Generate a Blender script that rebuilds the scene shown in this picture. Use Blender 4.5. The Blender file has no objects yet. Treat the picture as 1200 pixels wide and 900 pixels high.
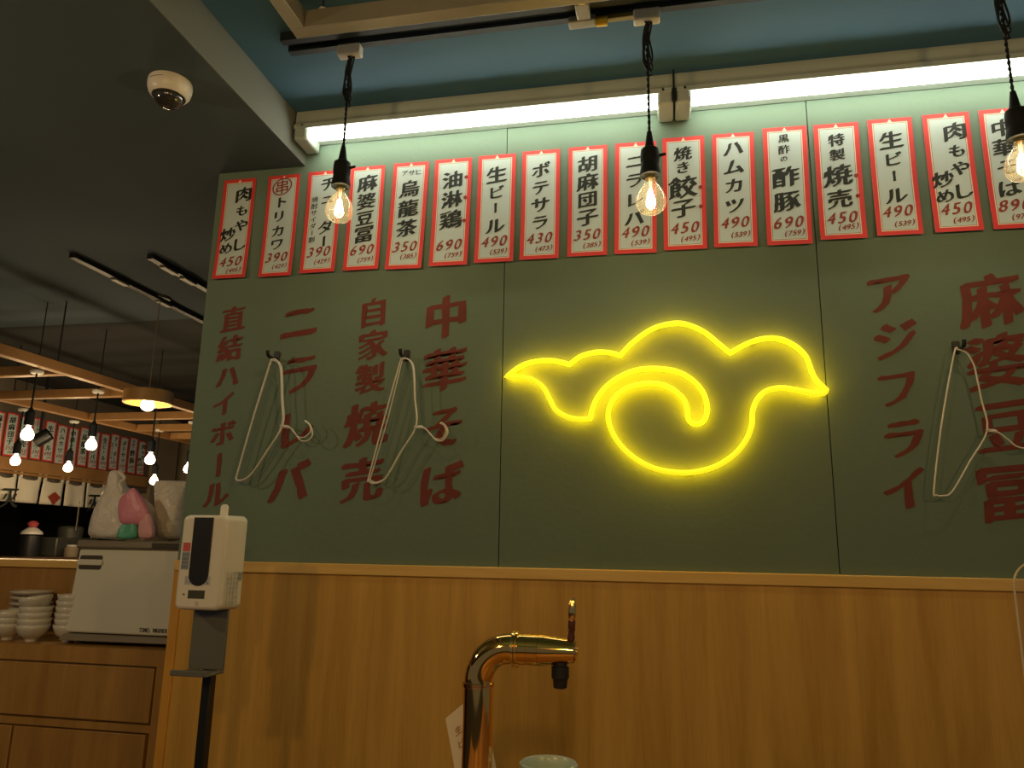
import bpy, bmesh, math, random
from mathutils import Vector, Matrix, noise
random.seed(7)
PI = math.pi
S = bpy.context.scene
COL = S.collection

# ------------------------------------------------------------------ camera, world, exposure
F = 891.3                                   # focal length in pixels of the 1200 x 900 frame
YAW, PITCH, ROLL = math.radians(-11.514), math.radians(12.306), math.radians(1.011)
EYE = Vector((0, -2.25, 1.2))
def cam_axes():
    cy, sy, cp, sp = math.cos(YAW), math.sin(YAW), math.cos(PITCH), math.sin(PITCH)
    f = Vector((sy*cp, cy*cp, sp)); r = Vector((cy, -sy, 0)); u = r.cross(f)
    c, s = math.cos(ROLL), math.sin(ROLL)
    return c*r + s*u, -s*r + c*u, f
CR, CU, CF = cam_axes()
cam = bpy.data.cameras.new('camera'); cam.sensor_width = 36; cam.lens = F/1200*36; cam.clip_start = .02
co = bpy.data.objects.new('camera', cam); COL.objects.link(co)
co.matrix_world = Matrix(((CR.x, CU.x, -CF.x, EYE.x), (CR.y, CU.y, -CF.y, EYE.y), (CR.z, CU.z, -CF.z, EYE.z), (0, 0, 0, 1)))
S.camera = co
w = bpy.data.worlds.new('world'); S.world = w; w.use_nodes = True
bgn = [n for n in w.node_tree.nodes if n.type == 'BACKGROUND'][0]
bgn.inputs[0].default_value = (.92, .97, 1.0, 1); bgn.inputs[1].default_value = .08
S.view_settings.view_transform = 'Standard'; S.view_settings.look = 'None'
S.view_settings.exposure = 0.0; S.view_settings.gamma = 1.0; S.view_settings.use_curve_mapping = False
S.cycles.use_denoising = True
S.cycles.max_bounces = 8; S.cycles.transparent_max_bounces = 24
S.cycles.caustics_reflective = False; S.cycles.caustics_refractive = False
S.cycles.sample_clamp_indirect = 4.0

TUBE_E, NEON_E, NEON_BACK_E, BULB_W, FIL_E, FILL_W, FAR_W = 15.5, 1.02, 18.0, 2.2, 26.0, 24.0, 5.0

# rays through measured image points onto real planes of the room
def ray(x, y): return CR*((x-600)/F) - CU*((y-450)/F) + CF
def P(x, y, Y): d = ray(x, y); return EYE + d*((Y-EYE.y)/d.y)
def PX(x, y, X): d = ray(x, y); return EYE + d*((X-EYE.x)/d.x)
def PZ(x, y, Z): d = ray(x, y); return EYE + d*((Z-EYE.z)/d.z)

# ------------------------------------------------------------------ materials
MATS = {}
def mat(name, col, rough=.5, metal=0, emit=None, es=0, bump=None, var=None, trans=0, coat=0):
    if name in MATS: return MATS[name]
    m = bpy.data.materials.new(name); m.use_nodes = True; MATS[name] = m
    nt = m.node_tree; b = nt.nodes['Principled BSDF']
    b.inputs['Base Color'].default_value = (*col, 1); b.inputs['Roughness'].default_value = rough
    b.inputs['Metallic'].default_value = metal
    if coat: b.inputs['Coat Weight'].default_value = coat
    if emit: b.inputs['Emission Color'].default_value = (*emit, 1); b.inputs['Emission Strength'].default_value = es
    if trans: b.inputs['Transmission Weight'].default_value = trans
    if var:      # (scale, amount): gentle procedural mottling of the base colour
        tc = nt.nodes.new('ShaderNodeTexCoord'); n = nt.nodes.new('ShaderNodeTexNoise')
        n.inputs['Scale'].default_value = var[0]; n.inputs['Detail'].default_value = 5
        nt.links.new(tc.outputs['Object'], n.inputs['Vector'])
        mx = nt.nodes.new('ShaderNodeMix'); mx.data_type = 'RGBA'
        a = var[1]
        mx.inputs['A'].default_value = (*[c*(1-a) for c in col], 1); mx.inputs['B'].default_value = (*[min(1, c*(1+a)) for c in col], 1)
        nt.links.new(n.outputs['Fac'], mx.inputs['Factor']); nt.links.new(mx.outputs['Result'], b.inputs['Base Color'])
    if bump:
        tc = nt.nodes.new('ShaderNodeTexCoord'); n = nt.nodes.new('ShaderNodeTexNoise')
        n.inputs['Scale'].default_value = bump[0]; n.inputs['Detail'].default_value = 4
        bp = nt.nodes.new('ShaderNodeBump'); bp.inputs['Strength'].default_value = bump[1]; bp.inputs['Distance'].default_value = .01
        nt.links.new(tc.outputs['Object'], n.inputs['Vector'])
        nt.links.new(n.outputs['Fac'], bp.inputs['Height']); nt.links.new(bp.outputs['Normal'], b.inputs['Normal'])
    return m
def wood(name, dark, light, scale=(9, 9, .55), rough=.42):
    m = mat(name, light, rough)
    nt = m.node_tree; b = nt.nodes['Principled BSDF']
    tc = nt.nodes.new('ShaderNodeTexCoord'); mp = nt.nodes.new('ShaderNodeMapping'); mp.inputs['Scale'].default_value = scale
    n = nt.nodes.new('ShaderNodeTexNoise'); n.inputs['Scale'].default_value = 1.6; n.inputs['Detail'].default_value = 6; n.inputs['Distortion'].default_value = .6
    mp2 = nt.nodes.new('ShaderNodeMapping'); mp2.inputs['Scale'].default_value = [s*9 for s in scale]
    n2 = nt.nodes.new('ShaderNodeTexNoise'); n2.inputs['Scale'].default_value = 2; n2.inputs['Detail'].default_value = 3
    ma = nt.nodes.new('ShaderNodeMath'); ma.operation = 'MULTIPLY_ADD'; ma.inputs[1].default_value = .28
    cr = nt.nodes.new('ShaderNodeValToRGB')
    cr.color_ramp.elements[0].position = .42; cr.color_ramp.elements[0].color = (*dark, 1)
    cr.color_ramp.elements[1].position = .82; cr.color_ramp.elements[1].color = (*light, 1)
    L = nt.links.new
    L(tc.outputs['Object'], mp.inputs['Vector']); L(tc.outputs['Object'], mp2.inputs['Vector'])
    L(mp.outputs['Vector'], n.inputs['Vector']); L(mp2.outputs['Vector'], n2.inputs['Vector'])
    L(n2.outputs['Fac'], ma.inputs[0]); L(n.outputs['Fac'], ma.inputs[2])
    L(ma.outputs['Value'], cr.inputs['Fac']); L(cr.outputs['Color'], b.inputs['Base Color'])
    return m
def clear(name, tint, gloss=.1, rough=.02, milk=0):
    m = bpy.data.materials.new(name); m.use_nodes = True; nt = m.node_tree; nt.nodes.clear()
    o = nt.nodes.new('ShaderNodeOutputMaterial'); t = nt.nodes.new('ShaderNodeBsdfTransparent'); t.inputs[0].default_value = (*tint, 1)
    g = nt.nodes.new('ShaderNodeBsdfGlossy'); g.inputs['Roughness'].default_value = rough
    lw = nt.nodes.new('ShaderNodeLayerWeight'); lw.inputs['Blend'].default_value = .25
    ma = nt.nodes.new('ShaderNodeMath'); ma.operation = 'MULTIPLY_ADD'; ma.inputs[1].default_value = .6; ma.inputs[2].default_value = gloss*.3
    mx = nt.nodes.new('ShaderNodeMixShader')
    L = nt.links.new
    L(lw.outputs['Facing'], ma.inputs[0]); L(ma.outputs[0], mx.inputs[0]); L(t.outputs[0], mx.inputs[1]); L(g.outputs[0], mx.inputs[2]); L(mx.outputs[0], o.inputs[0])
    if milk:
        d = nt.nodes.new('ShaderNodeBsdfTranslucent'); d.inputs[0].default_value = (1, .9, .7, 1)
        m2 = nt.nodes.new('ShaderNodeMixShader'); m2.inputs[0].default_value = milk
        L(mx.outputs[0], m2.inputs[1]); L(d.outputs[0], m2.inputs[2]); L(m2.outputs[0], o.inputs[0])
    MATS[name] = m; return m
def film(name, col, opacity):
    m = bpy.data.materials.new(name); m.use_nodes = True; nt = m.node_tree; b = nt.nodes['Principled BSDF']
    b.inputs['Base Color'].default_value = (*col, 1); b.inputs['Roughness'].default_value = .35; b.inputs['Alpha'].default_value = opacity
    tc = nt.nodes.new('ShaderNodeTexCoord'); n = nt.nodes.new('ShaderNodeTexNoise'); n.inputs['Scale'].default_value = 26
    bp = nt.nodes.new('ShaderNodeBump'); bp.inputs['Strength'].default_value = .5; bp.inputs['Distance'].default_value = .02
    nt.links.new(tc.outputs['Object'], n.inputs['Vector']); nt.links.new(n.outputs['Fac'], bp.inputs['Height']); nt.links.new(bp.outputs['Normal'], b.inputs['Normal'])
    MATS[name] = m; return m

M_wall = mat('grey_green_wall', (.137, .204, .158), .75, var=(3.5, .10), bump=(55, .08))
M_ceil = mat('slate_blue_ceiling', (.050, .138, .225), .8, var=(2, .08))
M_low = mat('charcoal_ceiling', (.060, .092, .118), .85, var=(2, .12))
M_wood = wood('oak_laminate', (.50, .275, .045), (.72, .43, .10))
M_rail = wood('rail_oak', (.68, .43, .11), (.86, .58, .19), (.6, 9, 9))
M_edge = wood('edge_oak', (.58, .28, .03), (.74, .38, .06))
M_cab = wood('cabinet_oak', (.30, .155, .03), (.46, .255, .065), (7, 7, .6))
M_beam = wood('pine_beam', (.30, .15, .05), (.42, .23, .09), (2, 2, 2))
M_floor = mat('dark_floor', (.05, .04, .03), .5, var=(3, .3))
M_red = mat('sign_red', (.72, .045, .045), .6)
M_paper = mat('sign_paper', (.54, .655, .665), .7)
M_cream = mat('sign_cream', (.86, .74, .60), .7)
M_ink = mat('black_ink', (.012, .017, .014), .6)
M_redink = mat('red_ink', (.27, .035, .02), .6)
M_paint = mat('dark_red_paint', (.158, .027, .017), .7, var=(14, .35))
M_white = mat('white_plastic', (.78, .77, .72), .35)
M_wwire = mat('white_coated_wire', (.72, .70, .64), .35)
M_black = mat('black_plastic', (.012, .012, .013), .4)
M_blackr = mat('black_rubber', (.012, .016, .02), .6); M_blackr.node_tree.nodes['Principled BSDF'].inputs['Specular IOR Level'].default_value = .15
M_fix = mat('fixture_enamel', (.44, .51, .49), .5)
M_track = mat('black_track', (.018, .03, .045), .5)
M_steel = mat('dull_steel', (.34, .33, .28), .5, .4, var=(6, .2))
M_brass = mat('yellow_connector', (.75, .50, .03), .35, .3)
M_gold = mat('polished_gold', (1.0, .58, .17), .06, 1.0)
M_goldl = mat('pale_gold', (.95, .68, .25), .14, 1.0)
M_chocolate = mat('dark_bronze', (.16, .06, .035), .2, .6)
M_tube = mat('tube_light', (1, 1, 1), .5, emit=(1, .97, .76), es=TUBE_E)
M_neon = mat('neon_face', (.9, .7, .05), .4, emit=(1.0, .79, .012), es=NEON_E)
M_neonb = mat('added_neon_glow', (.9, .7, .05), .4, emit=(1.0, .56, .0), es=NEON_BACK_E)
M_fil = mat('filament', (1, .8, .4), .5, emit=(1, .74, .34), es=FIL_E)
M_glow = mat('lit_bulb', (1, .9, .7), .4, emit=(1, .80, .52), es=9.0)
M_glass = clear('bulb_glass', (1, .95, .84), milk=.02)
M_acry = clear('acrylic', (.97, .97, .95), .04)
M_acedge = mat('acrylic_edge', (.55, .5, .42), .3)
M_beige = mat('beige_enamel', (.64, .65, .57), .45)
M_lid = mat('taupe_lid', (.19, .165, .12), .45)
M_slot = mat('dark_recess', (.05, .042, .03), .6)
M_bowl = mat('white_glaze', (.62, .60, .53), .2, coat=.3)
M_grey = mat('grey_bracket', (.13, .14, .13), .45)
M_bagw = film('white_bag_film', (.85, .83, .78), .78)
M_bago = film('white_bag_folded', (.72, .69, .62), .97)
M_pink = mat('pink_wrap', (.70, .27, .38), .4, bump=(30, .4))
M_green = mat('green_wrap', (.10, .42, .30), .4, bump=(30, .4))
M_pinkl = mat('pale_pink_wrap', (.70, .38, .42), .4, bump=(30, .4))
M_card = mat('buff_card', (.92, .84, .70), .7)
M_cyan = mat('mug_glaze', (.50, .62, .60), .25, coat=.5)
M_blue = mat('label_blue', (.15, .22, .42), .5)
M_lred = mat('label_red', (.60, .10, .12), .5)
M_lgrey = mat('label_grey', (.30, .34, .40), .5)
M_lcd = mat('lcd', (.07, .075, .04), .25)
M_noren = mat('noren_cotton', (.66, .62, .53), .85, bump=(60, .1))
M_dark = mat('kitchen_dark', (.018, .018, .016), .6)
M_kit = mat('kitchen_steel', (.10, .10, .085), .4, .3)
M_bark = mat('brown_board', (.10, .055, .025), .6)
M_pillar = mat('beige_pillar', (.30, .24, .16), .7)
M_shade = wood('pale_wood_shade', (.55, .30, .08), (.70, .42, .14), (8, 8, 8))
M_dome = mat('smoked_dome', (.035, .035, .033), .06, coat=1)
M_table = wood('table_oak', (.22, .12, .04), (.36, .20, .07), (1, 8, 8))

# ------------------------------------------------------------------ mesh helpers
def new(): return bmesh.new()
def box(bm, x0, x1, y0, y1, z0, z1):
    v = [bm.verts.new((x, y, z)) for x in (x0, x1) for y in (y0, y1) for z in (z0, z1)]
    for f in ((0, 1, 3, 2), (4, 6, 7, 5), (0, 4, 5, 1), (2, 3, 7, 6), (0, 2, 6, 4), (1, 5, 7, 3)):
        bm.faces.new([v[i] for i in f])
    return v
def frame_of(d):
    d = d.normalized(); a = Vector((0, 0, 1)) if abs(d.z) < .9 else Vector((1, 0, 0))
    u = d.cross(a).normalized(); return u, d.cross(u).normalized()
def lathe(bm, prof, origin=(0, 0, 0), axis=(0, 0, 1), n=24, cap=True):
    """prof: list of (radius, height along axis)"""
    o = Vector(origin); d = Vector(axis).normalized(); u, v = frame_of(d); rings = []
    for r, h in prof:
        if r < 1e-6: rings.append([bm.verts.new(o + d*h)])
        else: rings.append([bm.verts.new(o + d*h + (u*math.cos(2*PI*i/n) + v*math.sin(2*PI*i/n))*r) for i in range(n)])
    for a, b in zip(rings, rings[1:]):
        for i in range(n):
            j = (i+1) % n
            if len(a) == 1 and len(b) == 1: continue
            if len(a) == 1: bm.faces.new((a[0], b[i], b[j]))
            elif len(b) == 1: bm.faces.new((a[i], b[0], a[j]))
            else: bm.faces.new((a[i], b[i], b[j], a[j]))
    if cap:
        for rg in (rings[0], rings[-1]):
            if len(rg) > 2: bm.faces.new(rg)
def cyl(bm, a, b, r, r2=None, n=16):
    a, b = Vector(a), Vector(b); lathe(bm, [(r, 0), (r if r2 is None else r2, (b-a).length)], a, b-a, n)
def tube(bm, pts, r, n=10, closed=False, radii=None):
    pts = [Vector(p) for p in pts]; N = len(pts); rings = []; u = None
    for i, p in enumerate(pts):
        if closed: t = pts[(i+1) % N] - pts[i-1]
        else: t = pts[min(i+1, N-1)] - pts[max(i-1, 0)]
        t.normalize()
        if u is None: u, _ = frame_of(t)
        u = (u - t*u.dot(t)).normalized(); v = t.cross(u)
        rr = radii[i] if radii else r
        rings.append([bm.verts.new(p + (u*math.cos(2*PI*k/n) + v*math.sin(2*PI*k/n))*rr) for k in range(n)])
    for i in range(N if closed else N-1):
        a, b = rings[i], rings[(i+1) % N]
        off = 0
        if closed and i == N-1:
            off = min(range(n), key=lambda o: (a[0].co - b[o].co).length)
        for k in range(n):
            bm.faces.new((a[k], a[(k+1) % n], b[(k+1+off) % n], b[(k+off) % n]))
    if not closed:
        bm.faces.new(rings[0]); bm.faces.new(rings[-1])
def smooth_path(pts, k=6, closed=False):
    """Catmull-Rom through the points"""
    pts = [Vector(p) for p in pts]; N = len(pts); out = []
    for i in range(N if closed else N-1):
        if closed: p0, p1, p2, p3 = pts[i-1], pts[i], pts[(i+1) % N], pts[(i+2) % N]
        else: p0, p1, p2, p3 = pts[max(i-1, 0)], pts[i], pts[i+1], pts[min(i+2, N-1)]
        for j in range(k):
            t = j/k
            out.append(.5*((2*p1) + (p2-p0)*t + (2*p0-5*p1+4*p2-p3)*t*t + (3*p1-p0-3*p2+p3)*t*t*t))
    if not closed: out.append(pts[-1])
    return out
def rrect(w, h, r, n=6):
    out = []
    for cx, cy, a0 in ((w/2-r, h/2-r, 0), (-w/2+r, h/2-r, PI/2), (-w/2+r, -h/2+r, PI), (w/2-r, -h/2+r, 1.5*PI)):
        for i in range(n+1): a = a0 + PI/2*i/n; out.append((cx+r*math.cos(a), cy+r*math.sin(a)))
    return out
def prism(bm, outline, fn0, fn1):
    """outline of 2-D points, fn0 / fn1 map a 2-D point to the two end surfaces"""
    a = [bm.verts.new(fn0(p)) for p in outline]; b = [bm.verts.new(fn1(p)) for p in outline]; n = len(a)
    bm.faces.new(a); bm.faces.new(b)
    for i in range(n): j = (i+1) % n; bm.faces.new((a[i], a[j], b[j], b[i]))

def tag(o, label=None, cat=None, group=None, kind=None):
    if label: o['label'] = label
    if cat: o['category'] = cat
    if group: o['group'] = group
    if kind: o['kind'] = kind
    return o
def root_of(o):
    while o.parent: o = o.parent
    return o
def obj(name, bm, m, parent=None, bevel=0, smooth=35, label=None, segs=2):
    """links the bmesh (given in room coordinates) as one mesh object, child of parent"""
    if isinstance(bm, bmesh.types.BMesh):
        bmesh.ops.recalc_face_normals(bm, faces=bm.faces)
        me = bpy.data.meshes.new(name); bm.to_mesh(me); bm.free()
    else: me = bm
    if parent: me.transform(root_of(parent).matrix_basis.inverted())
    for p in me.polygons: p.use_smooth = True
    me.set_sharp_from_angle(angle=math.radians(smooth))
    me.materials.clear(); me.materials.append(m)
    o = bpy.data.objects.new(name, me); COL.objects.link(o)
    if parent: o.parent = parent
    if bevel:
        b = o.modifiers.new('bevel', 'BEVEL'); b.width = bevel; b.segments = segs; b.limit_method = 'ANGLE'; b.angle_limit = math.radians(40)
    if label: o['label'] = label
    return o
def thing(name, label, cat, loc, group=None, rotz=0):
    o = bpy.data.objects.new(name, None); COL.objects.link(o); o.location = loc; o.rotation_euler = (0, 0, rotz)
    o.empty_display_size = .05
    return tag(o, label, cat, group)
def struct(name, bm, m, parent=None, **k):
    o = obj(name, bm, m, parent, **k)
    if not parent: o['kind'] = 'structure'
    return o
def copy_thing(src, loc, label=None, rotz=None):
    c = src.copy(); COL.objects.link(c); c.location = loc
    if rotz is not None: c.rotation_euler = (0, 0, rotz)
    if label: c['label'] = label
    for ch in list(src.children):
        d = ch.copy(); COL.objects.link(d); d.parent = c
        for g in list(ch.children):
            e = g.copy(); COL.objects.link(e); e.parent = d
    return c

# ------------------------------------------------------------------ brush lettering
GLY = {}
_tc = bpy.data.curves.new('lettering_source', 'FONT'); _tc.resolution_u = 3
_to = bpy.data.objects.new('lettering_source', _tc); COL.objects.link(_to)
def glyph(ch):
    """(verts, faces) of a character, em box centred on 0 and one unit wide"""
    if ch in GLY: return GLY[ch]
    _tc.body = ch
    dg = bpy.context.evaluated_depsgraph_get(); dg.update()
    me = bpy.data.meshes.new_from_object(_to.evaluated_get(dg))
    vs = [(v.co.x, v.co.y) for v in me.vertices]; fs = [tuple(p.vertices) for p in me.polygons]
    bpy.data.meshes.remove(me)
    if len(ch) == 1 and ord(ch) > 0x2000: cx, cy = .5, .38
    else:
        xs = [v[0] for v in vs]; ys = [v[1] for v in vs]; cx, cy = (min(xs)+max(xs))/2, (min(ys)+max(ys))/2
    vs = [(x-cx, y-cy) for x, y in vs]
    if ch == 'ー': vs = [(-y*1.0, -x) for x, y in vs]
    GLY[ch] = (vs, fs); return GLY[ch]
def write(bm, ch, fn, cx, cy, size, nib=.034, rise=.10, lean=0.0, wide=1.0, rough=0.0, tall=1.0, nrm=(0, -1, 0)):
    """stamps the character along a slanted nib, as a flat brush would thicken its strokes; fn maps (x, y) to the surface"""
    vs, fs = glyph(ch)
    k = (-1, -.33, .33, 1) if nib else (0,)
    for ki, t in enumerate(k):
        nv = []; lift = Vector(nrm)*(.00012*ki)
        for x, y in vs:
            X = x*wide + t*nib + lean*y; Y = y*tall + (0 if ch == 'ー' else rise*x) + t*nib*.5
            if rough:
                q = noise.noise(Vector((x*7+cx*31, y*7+cy*17, ord(ch[0]) % 97)))
                q2 = noise.noise(Vector((x*7+40, y*7+cx*13, ord(ch[0]) % 89)))
                X += q*rough; Y += q2*rough
            nv.append(bm.verts.new(fn(cx+X*size, cy+Y*size) + lift))
        for f in fs:
            try: bm.faces.new([nv[i] for i in f])
            except ValueError: pass
def plain(me_bm_name, bm, m, parent, label=None):
    """lettering is flat: keep winding as written so that it faces the reader"""
    me = bpy.data.meshes.new(me_bm_name); bm.to_mesh(me); bm.free()
    return obj(me_bm_name, me, m, parent, label=label)

# ------------------------------------------------------------------ the room
WL, WR = -1.545, 2.6            # left end of the wall, right limit
ZLOW, XSTEP, ZC = 2.502, -1.214, 2.65
RT, RB = 1.150, 1.117           # chair rail
bm = new(); box(bm, -9, 4, -6, 9, -.1, 0); struct('floor', bm, M_floor)
bm = new()
g = .0014
for x0, x1 in ((WL, -.4895-g), (-.4895+g, .455-g), (.455+g, 1.40-g), (1.40+g, WR)):
    box(bm, x0, x1, 0, .012, RB, 2.80)
box(bm, WL, WR, .012, .1, 0, 2.80)
wall = struct('wall_back', bm, M_wall)
bm = new(); box(bm, WL+.03, WR, -.006, 0, 0, RB); struct('trim_1', bm, M_wood)
bm = new(); box(bm, WL, WR, -.016, 0, RB, RT); struct('trim_2', bm, M_rail, bevel=.003)
bm = new(); box(bm, WL, WL+.030, -.012, 0, 0, RB); struct('trim_3', bm, M_edge, bevel=.002)
bm = new(); box(bm, XSTEP, WR, -4.5, 0, ZC, ZC+.1); struct('ceiling', bm, M_ceil)
bm = new()
box(bm, -9, WL, -4.5, 1.6, ZLOW, ZLOW+.3); box(bm, WL, XSTEP, -4.5, 0, ZLOW, ZLOW+.3)
struct('ceiling', bm, M_low)
bm = new(); box(bm, -9, WL, 1.6, 9, ZLOW, ZLOW+.3); struct('ceiling', bm, mat('shaded_ceiling', (.010, .011, .010), .85))  # shade of the far ceiling put into a darker colour than the near part
bm = new(); box(bm, XSTEP-.0, XSTEP+.003, -4.5, 0, ZLOW, ZC); struct('trim_4', bm, mat('step_face', (.16, .18, .165), .8))

# large dark red menu lettering painted on the wall
def wallpt(off):
    return lambda x, y: Vector((x, -off, y))
def painted(chars, label, nib=.045):
    bm = new(); fn = wallpt(.0012)
    for ch, px, py, s in chars:
        c = P(px, py, 0); depth = (c-EYE).dot(CF); write(bm, ch, fn, c.x, c.z, s/F*depth*1.04, nib=nib, rise=.13, rough=.035)
    plain('painted_lettering', bm, M_paint, wall, label)
painted([('直', 273.5, 374, 31), ('結', 269.5, 408, 31), ('ハ', 266.7, 441, 30), ('イ', 262.5, 473, 29), ('ボ', 261, 508, 30), ('ー', 256.6, 545, 32), ('ル', 253, 579, 32)],
        'dark red painted column reading 直結ハイボール')
painted([('ニ', 351, 377, 50), ('ラ', 351, 438, 50), ('レ', 346, 503, 50), ('バ', 338, 565, 52)], 'dark red painted column reading ニラレバ')
painted([('自', 437.8, 366, 36), ('家', 437, 404, 36), ('製', 433.7, 443.5, 36), ('焼', 429, 497, 52), ('売', 424.4, 562, 52)], 'dark red painted column reading 自家製焼売')
painted([('中', 522.5, 371, 52), ('華', 521, 432.6, 52), ('そ', 520.8, 499.5, 50), ('ば', 516.5, 567, 52)], 'dark red painted column reading 中華そば')
painted([('ア', 1041, 343, 50), ('ジ', 1049, 398, 50), ('フ', 1051.6, 454.7, 50), ('ラ', 1059, 513.3, 50), ('イ', 1061.5, 572, 52)], 'dark red painted column reading アジフライ')
painted([('麻', 1160, 351.5, 66), ('婆', 1168, 422.7, 66), ('豆', 1179, 499, 64), ('冨', 1181, 577, 68)], 'large dark red painted column reading 麻婆豆冨')

# ------------------------------------------------------------------ menu strips
SIGN_PROTOS = []
def strip(quad, chars, price, sub, label, pv=.81, sv=.905, pu=.5, su=.62, dots=(), lift=.012, extra=None):
    c = [P(x, y, -.004) for x, y in quad]          # TL TR BR BL
    mid = sum(c, Vector())/4
    wv = ((c[1]-c[0]) + (c[2]-c[3]))/2; hv = ((c[0]-c[3]) + (c[1]-c[2]))/2
    W, H = wv.length, hv.length
    rot = (math.atan2(wv.z, wv.x) + math.atan2(-hv.x, hv.z))/2
    ca, sa = math.cos(rot), math.sin(rot)
    t = thing('menu_strip', label, 'sign', (mid.x, 0, mid.z), 'menu strips along the top of the wall')
    def fn(off):
        def f(x, y):                               # x, y in metres from the centre of the strip
            q = max(0, .5 - (y/H))                 # 0 at top, 1 at bottom
            yy = -.0025 - lift*q**3 - off
            return Vector((mid.x + ca*x - sa*y, yy, mid.z + sa*x + ca*y))
        return f
    def sheet(bm, w, h, off, cy=0, N=10, thick=.0004):
        f0 = fn(off); f1 = fn(off+thick); A = []; 
        for i in range(N+1):
            y = cy + h/2 - h*i/N
            A.append([bm.verts.new(f0(-w/2, y)), bm.verts.new(f0(w/2, y)), bm.verts.new(f1(w/2, y)), bm.verts.new(f1(-w/2, y))])
        for a, b in zip(A, A[1:]):
            for k in range(4): bm.faces.new((a[k], a[(k+1) % 4], b[(k+1) % 4], b[k]))
        bm.faces.new(A[0]); bm.faces.new(A[-1])
    def ring(bm, w, h, b, off):
        sheet_parts = ((-w/2, -w/2+b, -h/2, h/2), (w/2-b, w/2, -h/2, h/2))
        f0 = fn(off)
        for x0, x1, y0, y1 in sheet_parts:
            N = 10; pr = None
            for i in range(N+1):
                y = y0+(y1-y0)*i/N; r = (bm.verts.new(f0(x0, y)), bm.verts.new(f0(x1, y)))
                if pr: bm.faces.new((pr[0], pr[1], r[1], r[0]))
                pr = r
        for y0, y1 in ((-h/2, -h/2+b), (h/2-b, h/2)):
            bm.faces.new([bm.verts.new(f0(*q)) for q in ((-w/2+b, y0), (w/2-b, y0), (w/2-b, y1), (-w/2+b, y1))])
    bm = new(); sheet(bm, W, H, 0); obj('backing', bm, M_paper, t)
    bb = W*.105
    bm = new(); ring(bm, W, H, bb, .0007)
    obj('border', bm, M_red, t, label='red printed border')
    bm = new(); ring(bm, W-2*bb, H-2*bb, W*.022, .0008)
    # little notch of pale paper in the top of the border
    f = fn(.0010); a = W*.055
    bm.faces.new([bm.verts.new(f(*q)) for q in ((-a, H/2-bb*1.05), (a, H/2-bb*1.05), (0, H/2-bb*.15))])
    obj('inner_line', bm, M_cream, t)
    fr = fn(.0011)
    bm = new(); w2, h2 = W-2*bb-W*.044, H-2*bb-W*.044
    ring(bm, w2, h2, W*.009, .0009); 
    obj('hairline', bm, M_redink, t)
    bm = new()
    for ch, u, v, s in chars:
        write(bm, ch, fr, (u-.5)*W, (.5-v)*H, s*W*1.04, nib=.042 if s > .3 else .02, rise=.13, rough=.02, tall=.88)
    plain('dish_name', bm, M_ink, t)
    bm = new()
    n = len(price)
    for i, d in enumerate(price): write(bm, d, fr, (pu-.5)*W + (i-(n-1)/2)*W*.235, (.5-pv)*H + (i-1)*.012*W, W*.41, nib=.024, rise=.12, lean=.22, wide=.95, rough=.03)
    plain('price', bm, M_redink, t)
    bm = new(); s2 = '('+sub+')'; n = len(s2)
    for i, d in enumerate(s2): write(bm, d, fr, (su-.5)*W + (i-(n-1)/2)*W*.095, (.5-sv)*H + (i-2)*.008*W, W*.185, nib=.03, rise=.1, lean=.2)
    plain('tax_price', bm, M_redink, t)
    if dots:
        for u, v in dots:
            bm = new(); lathe(bm, [(W*.05, 0), (W*.05, .0006)], fn(.0012)((u-.5)*W, (.5-v)*H), (0, -1, 0), 12)
            obj('sticker_dot', bm, M_redink, t)
    if extra: extra(t, fn, W, H)
    SIGN_PROTOS.append((t, W, H)); return t
niku = [('肉', .66, .16, .52), ('も', .66, .325, .38), ('や', .69, .475, .42), ('し', .68, .665, .46), ('炒', .30, .56, .46), ('め', .30, .70, .40)]
nama = [('生', .5, .19, .54), ('ビ', .5, .355, .42), ('ー', .5, .50, .36), ('ル', .5, .665, .50)]
def kushi(t, fn, W, H):
    bm = new(); fr = fn(.0012); cx, cy, r = -.04*W, .385*H, .31*W; pts = []
    pr = None
    for i in range(33):
        a = 2*PI*i/32; x, y = math.cos(a), math.sin(a)*.88
        q = (bm.verts.new(fr(cx+x*r, cy+y*r+.15*x*r)), bm.verts.new(fr(cx+x*r*.86, cy+y*r*.86+.15*x*r)))
        if pr: bm.faces.new((pr[0], pr[1], q[1], q[0]))
        pr = q
    write(bm, '串', fr, cx, cy, W*.46, nib=.02, rise=.12)
    plain('circled_mark', bm, M_redink, t, label='red brown circled 串 mark')
strip([(262, 211), (298.6, 209), (290.3, 326.3), (251.4, 327.8)], niku, '450', '495', 'leftmost red-bordered menu strip, 肉もやし炒め 450, under the dark ceiling step', pv=.835, sv=.925)
strip([(314.4, 206.8), (351.5, 203.6), (342.5, 324), (305, 325.8)], [('ト', .47, .27, .42), ('リ', .44, .41, .42), ('カ', .45, .555, .42), ('ワ', .46, .685, .42)],
      '390', '429', 'red-bordered menu strip with a circled mark above トリカワ 390', pv=.815, extra=kushi)
strip([(360.5, 201.6), (400.5, 199), (393.8, 319.5), (353.8, 321.3)],
      [('チ', .62, .13, .48), ('ュ', .62, .275, .42), ('ダ', .63, .56, .46), ('ー', .62, .70, .40)] + [(c, .25, .28+i*.066, .19) for i, c in enumerate('焼酎サイダー割')],
      '390', '429', 'red-bordered menu strip half hidden behind the left hanging bulb, priced 390', pv=.80, sv=.895)
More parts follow.
